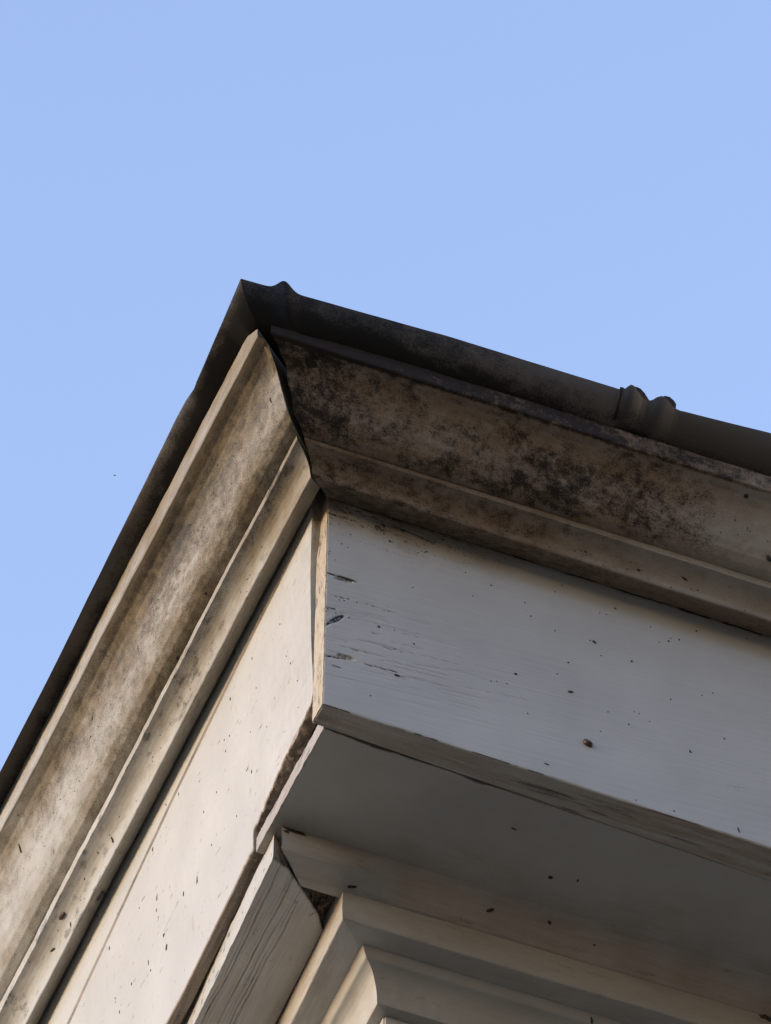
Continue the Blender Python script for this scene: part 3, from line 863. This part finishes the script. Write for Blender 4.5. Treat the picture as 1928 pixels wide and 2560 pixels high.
def outL(u): return np.interp(u, [-162, -90, -5, 7, 35, 3000], [172.8, 169, 165, 163.5, 163.5, 163.5])
mitred('L', topL, outL, lambda u: np.interp(u, [-162, -125, -90, 731, 3000], [446, 449, 457, 492, 560]), one(134.0), -162, 0.75, END, 'left gutter length seen as a thin dark edge', 3.0, 1200)
us2 = np.concatenate([np.arange(288, 560, 1.0), np.linspace(562, END, 20)])
gutter('R', 'gutter_section', us2, topR2, lambda u: np.interp(u, [270, 318, 489], [449.5, 452.5, 456]), one(127.0), False, 'right gutter length beyond the lap joint with puckered lip', skin=5.0, bulge=0.72)
gutter('R', 'lap_joint', np.arange(285.5, 290.5, 0.5), lambda u: topR2(u) + 0.5, lambda u: 448.0 + 0 * u, one(126.0), False, 'thin dark lap joint across the right gutter', skin=5.6, bulge=0.72)
gutter('R', 'gutter_strap', np.arange(291.5, 359, 1.0), topS, one(482.0), one(150.0), False, 'dark bracket with two humps behind the gutter lip', skin=-2.2, bulge=0.5)

# ------------------------------------------------------------------ specks, cocoons, debris
def lump(name, pos, size, nrm, along, mat, parent=None, seed=0, jag=0.25):
    """small irregular lump lying on a surface: pos mm, size (long, wide, thick) mm"""
    import bmesh
    bm = bmesh.new()
    bmesh.ops.create_icosphere(bm, subdivisions=2, radius=0.5)
    r = random.Random(seed)
    n_ = Vector(nrm).normalized(); t_ = Vector(along); t_ = (t_ - n_ * t_.dot(n_)).normalized(); b_ = n_.cross(t_)
    for v in bm.verts:
        c = v.co * (1 + jag * (r.random() - .5) * 2)
        taper = 1 - 0.5 * (c.x + .5) * jag
        v.co = (t_ * c.x * size[0] + b_ * c.y * size[1] * taper + n_ * (c.z * size[2] + 0.15 * size[2])) * 0.001
    me = bpy.data.meshes.new(name); bm.to_mesh(me); bm.free()
    me.polygons.foreach_set('use_smooth', np.ones(len(me.polygons), dtype=bool))
    o = bpy.data.objects.new(name, me); COL.objects.link(o); me.materials.append(mat)
    if parent is None:
        o.location = (pos[0] * .001, pos[1] * .001, pos[2] * .001 + HZ)
    else:
        o.parent = parent; o.location = tuple(c * .001 for c in pos)
    return o

from mathutils.bvhtree import BVHTree
bpy.context.view_layer.update()
_dg = bpy.context.evaluated_depsgraph_get()
_bvh = {}
def snap(board, p):
    """nearest point of a board's surface, so that every speck really sits on it"""
    if board not in _bvh: _bvh[board] = BVHTree.FromObject(bpy.data.objects[board], _dg)
    loc, nrm, i_, d_ = _bvh[board].find_nearest(Vector(p) * 0.001)
    return loc * 1000, nrm

def speck(board, p, L_, W_, along, seed, mat=None, thick=0.55, name='dirt_speck', jag=0.3, label=None, cat=None, group=None):
    loc, nrm = snap(board, p)
    o = lump(name, loc, (max(L_, 1.6), max(W_, 1.5), max(1.1, min(L_, W_) * thick)), nrm, along, mat or M_SPECK, None, seed, jag)
    if label: o['label'] = label; o['category'] = cat
    if group: o['group'] = group
    return o

def merge(objs, name, parent):
    """many tiny specks joined into one uncountable scatter lying on a board"""
    V, Fc = [], []
    for o in objs:
        b = len(V); l_ = o.location
        V += [(v.co.x + l_.x, v.co.y + l_.y, v.co.z + l_.z - HZ) for v in o.data.vertices]
        Fc += [tuple(b + i for i in p.vertices) for p in o.data.polygons]
        me_ = o.data
        bpy.data.objects.remove(o); bpy.data.meshes.remove(me_)
    me = bpy.data.meshes.new(name); me.from_pydata(V, [], Fc)
    me.polygons.foreach_set('use_smooth', np.ones(len(me.polygons), dtype=bool))
    o = link(name, me, M_SPECK, parent); o['kind'] = 'stuff'
    return o

RF = [ ((309.7, 0.0, 68.1), 11.1, 8.6), ((290.4, 0.0, 143.8), 6.9, 3.4), ((321.0, 0.0, 239.4), 5.1, 3.0), ((224.9, 0.0, 144.7), 3.0, 3.0), ((84.1, 0.0, 82.2), 6.4, 3.4), ((488.6, 0.0, 4.7), 7.7, 1.7), ((289.0, 0.0, 191.5), 2.6, 2.1), ((348.5, 0.0, 308.4), 3.9, 2.1), ((366.6, 0.0, 227.0), 3.0, 2.6), ((413.3, 0.0, 280.9), 3.0, 2.6), ((426.9, 0.0, 289.6), 3.0, 1.7), ((449.1, 0.0, 314.2), 2.6, 2.6), ((413.1, 0.0, 183.7), 2.6, 1.7), ((477.1, 0.0, 146.2), 2.1, 2.1), ((434.3, 0.0, 107.3), 4.7, 2.1), ((260.9, 0.0, 14.4), 6.4, 1.7), ((337.3, 0.0, 293.3), 1.7, 1.7), ((244.3, 0.0, 249.7), 2.1, 2.1), ((237.2, 0.0, 269.6), 2.6, 1.7), ((452.1, 0.0, 206.9), 1.7, 1.7), ((465.7, 0.0, 216.7), 1.7, 1.7), ((335.5, 0.0, 130.3), 2.1, 1.3), ((360.3, 0.0, 120.5), 2.1, 1.3), ((275.1, 0.0, 166.9), 1.7, 1.7), ((411.3, 0.0, 2.9), 2.6, 1.7), ((513.0, 0.0, 329.1), 2.1, 1.7), ((329.1, 0.0, 220.2), 1.7, 1.7), ((238.6, 0.0, 86.6), 2.1, 1.7), ((196.3, 0.0, 280.7), 2.6, 2.1), ((283.3, 0.0, 319.3), 2.1, 1.7), ((65.2, 0.0, 325.3), 3.0, 2.6), ((73.5, 0.0, 300.7), 3.4, 2.1), ((62.2, 0.0, 151.9), 3.0, 3.4), ((103.7, 0.0, 142.0), 2.6, 1.7), ((53.7, 0.0, 36.3), 1.7, 1.7), ((118.0, 0.0, 303.1), 3.4, 2.1), ((274.3, 0.0, 304.3), 1.7, 1.3), ((102.0, 0.0, 234.8), 1.7, 1.3), ((316.1, 0.0, 240.0), 2.1, 1.7), ((365.8, 0.0, 1.3), 1.7, 1.7) ]
LF = [ ((6.3, 499.4, 99.4), 5.1, 6.9), ((4.2, 505.7, 123.4), 5.1, 3.4), ((-1.9, 519.7, 195.3), 3.0, 7.7), ((3.7, 441.6, 129.5), 3.0, 4.3), ((-6.6, 670.2, 250.7), 3.4, 5.1), ((5.0, 401.2, 113.8), 1.7, 9.4), ((4.1, 555.9, 124.7), 2.1, 6.0), ((5.6, 550.0, 107.8), 2.6, 2.6), ((-8.8, 523.7, 277.3), 3.4, 4.3), ((-13.3, 700.8, 330.2), 3.4, 2.6), ((-9.7, 439.0, 287.8), 1.7, 5.1), ((-11.2, 476.1, 304.7), 2.1, 3.0), ((-14.0, 253.6, 338.3), 2.6, 7.7), ((-9.5, 276.0, 284.7), 3.4, 3.4), ((-9.4, 207.5, 283.7), 2.6, 3.0), ((4.0, 232.2, 126.1), 1.7, 4.3), ((5.9, 281.9, 103.6), 1.7, 2.1), ((-1.7, 369.9, 192.8), 1.3, 3.0), ((-0.4, 522.8, 178.5), 2.1, 3.9), ((3.0, 608.0, 138.2), 1.3, 3.4), ((3.7, 648.4, 129.9), 1.7, 3.9), ((-5.9, 300.5, 242.3), 1.7, 1.7), ((-7.2, 125.3, 257.7), 1.7, 2.1), ((-4.9, 202.6, 230.8), 1.7, 1.7) ]
SO = [ ((325.2, 140.6, 0.0), 4.7, 4.3), ((354.8, 132.9, 0.0), 2.6, 3.4), ((259.3, 88.2, 0.0), 8.1, 1.7), ((437.3, 139.5, 0.0), 1.7, 1.7) ]
FR = [ ((277.5, 200.8, -15.6), 10.3, 3.9), ((347.6, 196.7, -11.2), 5.1, 3.9), ((404.1, 203.2, -18.2), 2.6, 3.0), ((230.6, 220.4, -37.0), 3.0, 2.6), ((117.8, 210.0, -25.7), 9.4, 5.1), ((451.3, 220.1, -36.7), 5.1, 1.3), ((175.0, 226.6, -43.7), 2.1, 1.7) ]

RNAMES = {0: ('insect_case', 'largest brown shell-like cocoon, low on the shaded grey fascia', 'cocoon'),
          1: ('insect_case', 'dark curved insect case above and left of the large brown cocoon on the grey fascia', 'insect case'),
          2: ('insect_case', 'dark oval insect case high up the middle of the shaded grey fascia', 'insect case'),
          4: ('insect_case', 'black bean-shaped insect case right of the lowest knot on the shaded fascia', 'insect case'),
          3: ('insect_case', 'small round black speck between the bean-shaped case and the curved case', 'insect case'),
          5: ('twig', 'thin dark twig on the lower edge of the shaded fascia near the right border', 'twig'),
          14: ('insect_case', 'short dark insect case right of the large brown cocoon on the fascia', 'insect case'),
          15: ('twig', 'flat dark sliver of twig below and left of the large brown cocoon', 'twig'),
          7: ('insect_case', 'small dark insect case just under the crown mould on the shaded fascia', 'insect case')}
tiny = []
for i, (p, L_, W_) in enumerate(RF):
    al = [(1, 0, -.6), (1, 0, .35), (.8, 0, -.6), (1, 0, -.2), (1, 0, -.1), (.25, 0, -1)][i] if i < 6 else (math.cos(i * 1.7), 0, math.sin(i * 1.7))
    if i == 14: al = (.5, 0, -1)
    if i == 15: al = (1, 0, -.1)
    if i in RNAMES:
        nm, lb, ct = RNAMES[i]
        speck('fascia_board', p, L_ * 1.05, W_ * 1.1, al, i, M_SHELL if i in (0, 1) else M_SPECK, 0.8 if i == 0 else 0.6, nm, 0.16 if i in (0, 1, 4) else 0.3, lb, ct)
    else: tiny.append(speck('fascia_board', p, L_, W_, al, i))
rng = random.Random(3)
for i in range(46):                       # fine grit, thickest near the grimy upper corner
    x = 420 * rng.random() ** 2.0; z = 345 - 260 * rng.random() ** 2.0
    tiny.append(speck('fascia_board', (x, 0, z), rng.uniform(.9, 1.6), rng.uniform(.8, 1.2), (1, 0, rng.uniform(-1, 1)), 200 + i, thick=.5))
merge(tiny, 'dirt_specks', house)

LNAMES = {0: ('paint_chip', 'largest dark paint chip low on the sunlit cream fascia', 'paint chip'),
          1: ('paint_chip', 'dark paint chip just above and left of the largest chip on the cream fascia', 'paint chip'),
          4: ('paint_chip', 'dark squarish paint chip near the joint line at the foot of the cream fascia', 'paint chip'),
          3: ('paint_chip', 'dark paint chip nearest the broken foot of the sunlit cream fascia', 'paint chip'),
          2: ('paint_chip', 'narrow upright dark chip above two larger chips on the cream fascia', 'paint chip'),
          8: ('paint_chip', 'dark chip sitting on the joint line of the sunlit left fascia', 'paint chip'),
          12: ('paint_chip', 'dark slit-shaped chip on the narrow strip above the joint line', 'paint chip'),
          13: ('paint_chip', 'round dark chip beside the joint line, second from the corner', 'paint chip')}
tiny = []
for i, (p, W_, L_) in enumerate(LF):
    bd = 'fascia_strip' if p[2] > np.interp(p[1], [104, 271, 445, 805], [318, 311, 296, 252]) else 'fascia_board.001'
    al = (0, -.25, 1)
    if i in LNAMES:
        nm, lb, ct = LNAMES[i]; speck(bd, p, L_ * 1.25, W_ * .9, al, 300 + i, None, 0.3, nm, 0.4, lb, ct)
    else: tiny.append(speck(bd, p, L_ * 1.2, W_ * .8, al, 300 + i, thick=.3, jag=.4))
for i in range(18):
    y = 60 + 640 * rng.random(); z = 60 + 270 * rng.random()
    if z > np.interp(y, [104, 271, 445, 805], [318, 311, 296, 252]) - 6 or z < 70: continue
    tiny.append(speck('fascia_board.001', (0, y, z), rng.uniform(1.2, 3.2), rng.uniform(.5, .9), (0, -.2, 1), 400 + i, thick=.3))
merge(tiny, 'dirt_specks', house)

speck('soffit_board', SO[0][0], 5.2, 4.4, (1, .3, 0), 501, name='insect_case', label='dark clump-like insect case in the middle of the dark soffit', cat='insect case')
speck('soffit_board', SO[1][0], 3.6, 2.6, (0, 1, 0), 502, name='insect_case', label='small dark case right of the clump-like case on the soffit', cat='insect case')
o = speck('soffit_board', SO[2][0], 8.5, 1.6, (1, .15, 0), 503, name='twig', thick=.7, label='thin bent twig stuck to the dark soffit near the fascia', cat='twig')
speck('frieze_board', FR[0][0], 10.5, 4.0, (1, -.5, .3), 511, name='insect_case', jag=.15, label='long black slug-shaped case on the brown frieze board', cat='insect case')
speck('frieze_board', FR[1][0], 5.2, 3.9, (1, .8, -.2), 512, name='insect_case', jag=.15, label='black oval case right of the slug-shaped case on the frieze', cat='insect case')
speck('frieze_board', FR[2][0], 3.0, 2.6, (1, 0, 0), 513, name='insect_case', label='tiny dark case farthest right on the brown frieze board', cat='insect case')
speck('frieze_board', FR[3][0], 3.0, 2.4, (1, 0, 0), 514, M_SHELL, name='insect_case', jag=.1, label='tiny rust-brown bead left of the slug-shaped case', cat='insect case')
speck('frieze_board', FR[4][0], 9.0, 5.0, (1, -.4, 0), 515, thick=.35, jag=.4, name='paint_chip', label='black chip beside the open mitre above the upright strip corner', cat='paint chip')
speck('bed_molding', (421.2, 249.8, -86), 7.5, 2.6, (.2, 0, -1), 516, name='twig', label='dark stub of twig on the shaded bed moulding at the bottom edge', cat='twig')
speck('fillet_strip', (618.6, 214.9, -38), 14, 8, (1, 0, -.4), 517, thick=.5, jag=.45, name='debris_clump', label='dark clump of debris at the lower right border', cat='debris')
# on the mouldings of the sunny side
for k, (bd, p, L_, W_, al, mt, nm, lb, ct) in enumerate((
    ('crown_molding', (-72.3, 196.9, 356.1), 5.2, 3.5, (0, 1, 0), M_SPECK, 'insect_case', 'round black case above the bright fillet of the sunlit crown, nearer the corner', 'insect case'),
    ('crown_molding', (-67.1, 300.9, 355.2), 6.5, 4.2, (0, 1, .2), M_SPECK, 'insect_case', 'black case on the bright fillet of the sunlit crown, farther from the corner', 'insect case'),
    ('crown_molding', (-113.3, 715.0, 421.0), 12, 3.0, (0, -.4, 1), M_SPECK, 'insect_case', 'long dark case hanging on the sunlit crown near the left border', 'insect case'),
    ('cove_molding', (-51.0, 726.1, 340.5), 13, 6.5, (.4, -.6, .3), M_SHELL, 'insect_case', 'tattered brown cocoon in the sunlit cove at the lower left', 'cocoon'),
    ('cove_molding', (-40.1, 724.4, 329.0), 8, 3.0, (0, -.3, 1), M_SPECK, 'insect_case', 'slim dark case right of the tattered brown cocoon', 'insect case'),
    ('cove_molding', (-41.4, 578.2, 331.9), 7.5, 3.6, (0, -.3, 1), M_SPECK, 'insect_case', 'dark case on the bright lower edge of the sunlit cove, above the cocoon', 'insect case'),
    ('cove_molding', (-43.4, 778.6, 334.5), 10, 3.4, (0, 1, .6), M_SPECK, 'insect_case', 'dark flake on the sunlit cove below the tattered cocoon', 'insect case'),
    ('crown_molding', (-109.4, 474.8, 410.0), 6, 2.4, (0, 1, -.5), M_SPECK, 'insect_case', 'small dark case mid-height on the sunlit crown', 'insect case'),
    ('crown_molding', (-100.5, -74.8, 383.0), 7, 2.6, (0, -.3, 1), M_SPECK, 'insect_case', 'slim dark case on the crown close to the open mitre', 'insect case'),
    ('crown_molding.001', (501.8, -87.8, 369.5), 9, 6, (1, 0, -.3), M_SPECK, 'insect_case', 'black case on the shaded crown at the right border', 'insect case'),
    ('crown_molding.001', (457.5, -126.2, 417.3), 6, 5, (1, 0, .3), M_SPECK, 'insect_case', 'dark case high on the shaded crown at the right', 'insect case'),
    ('cove_molding.001', (415.9, -44.0, 343.3), 9, 2.4, (1, 0, -.5), M_SPECK, 'twig', 'short dark twig in the shaded cove at the right', 'twig'),
    ('cove_molding.001', (360.7, -39.8, 338.3), 4.4, 3.2, (1, 0, -.4), M_SPECK, 'insect_case', 'small dark case in the shaded cove left of the twig', 'insect case'))):
    speck(bd, p, L_, W_, al, 600 + k, mt, .55, nm, .28, lb, ct)
for k, (p, L_, W_, lb) in enumerate((((-27, 663, 327), 16, 8, 'dusty clump of debris in the dark gap above the sunlit fascia, nearer the bottom'),
                                     ((-20.5, 566, 337), 10, 6, 'dark clump of debris in the gap above the sunlit fascia, higher up'))):
    speck('cove_molding', p, L_, W_, (0, 1, 0), 640 + k, M_SILK if k == 0 else M_SPECK, .8, 'debris_clump', .55, lb, 'debris')
tiny = []
for i in range(40):
    tiny.append(speck('crown_molding', (-70 - 62 * rng.random(), -60 + 820 * rng.random(), 395), rng.uniform(.9, 2.2), rng.uniform(.8, 1.4), (0, 1, rng.uniform(-1, 1)), 700 + i))
for i in range(24):
    tiny.append(speck('cove_molding', (-48, 840 * rng.random(), 340 - 16 * rng.random()), rng.uniform(.9, 2.2), rng.uniform(.8, 1.3), (0, 1, rng.uniform(-1, 1)), 750 + i))
merge(tiny, 'dirt_specks', house)
tiny = []
for i in range(44):
    tiny.append(speck('crown_molding.001', (60 + 470 * rng.random(), -70 - 62 * rng.random(), 395), rng.uniform(.9, 2.4), rng.uniform(.8, 1.5), (1, 0, rng.uniform(-1, 1)), 800 + i))
for i in range(26):
    tiny.append(speck('cove_molding.001', (540 * rng.random(), -48, 340 - 16 * rng.random()), rng.uniform(.9, 2.4), rng.uniform(.8, 1.3), (1, 0, rng.uniform(-1, 1)), 850 + i))
merge(tiny, 'dirt_specks', house)

# dusty web and muck in the open mitre of the frieze
def web():
    V, Fc = [], []
    r = random.Random(11)
    def strand(a_, b_, sag, rad):
        a_, b_ = np.array(a_), np.array(b_); n_ = 6; base = len(V)
        for i in range(n_ + 1):
            t = i / n_; c = a_ + (b_ - a_) * t + np.array((0, 0, -sag * 4 * t * (1 - t)))
            for k in range(3): V.append(tuple((c + rad * np.array((math.cos(k * 2.094), math.sin(k * 2.094), 0.4 * math.cos(k * 2.094 + 1)))) * .001))
        for i in range(n_):
            for k in range(3): Fc.append((base + 3 * i + k, base + 3 * i + (k + 1) % 3, base + 3 * i + 3 + (k + 1) % 3, base + 3 * i + 3 + k))
    for i in range(46):
        strand((r.uniform(70, 108), r.uniform(224, 236), r.uniform(-34, -6)), (r.uniform(88, 110), r.uniform(240, 276), r.uniform(-36, -6)), r.uniform(0, 5), r.uniform(.15, .5))
    import bmesh
    for i in range(26):
        bm = bmesh.new(); bmesh.ops.create_icosphere(bm, subdivisions=1, radius=r.uniform(1.2, 4.2))
        c = (r.uniform(80, 108), r.uniform(226, 264), r.uniform(-28, -10)); base = len(V)
        for v in bm.verts: V.append(tuple((v.co[q] * r.uniform(.6, 1.2) + c[q]) * .001 for q in range(3)))
        for f_ in bm.faces: Fc.append(tuple(base + v.index for v in f_.verts))
        bm.free()
    me = bpy.data.meshes.new('cobweb'); me.from_pydata(V, [], Fc)
    o = link('cobweb', me, M_SILK)
    o['label'] = 'dusty brown cobweb filling the open mitre beside the left frieze board'; o['category'] = 'cobweb'
web()

# a small fly high in front of the sky, left of the roof corner
fly = thing('flying_insect', 'tiny dark insect flying in the blue sky left of the roof', 'insect', (-0.7596, -1.6253, -1.7594 + HZ))
import bmesh
def fly_part(name, rx, ry, rz, off, mat):
    bm = bmesh.new(); bmesh.ops.create_uvsphere(bm, u_segments=8, v_segments=6, radius=1)
    for v in bm.verts: v.co = Vector((v.co.x * rx + off[0], v.co.y * ry + off[1], v.co.z * rz + off[2])) * .001
    me = bpy.data.meshes.new(name); bm.to_mesh(me); bm.free()
    return link(name, me, mat, fly)
fly_part('body', .3, .3, .8, (0, 0, 0), M_SILK)
fly_part('wing', .45, .3, .05, (.45, 0, .3), M_SILK); fly_part('wing', .45, .3, .05, (-.45, 0, .3), M_SILK)
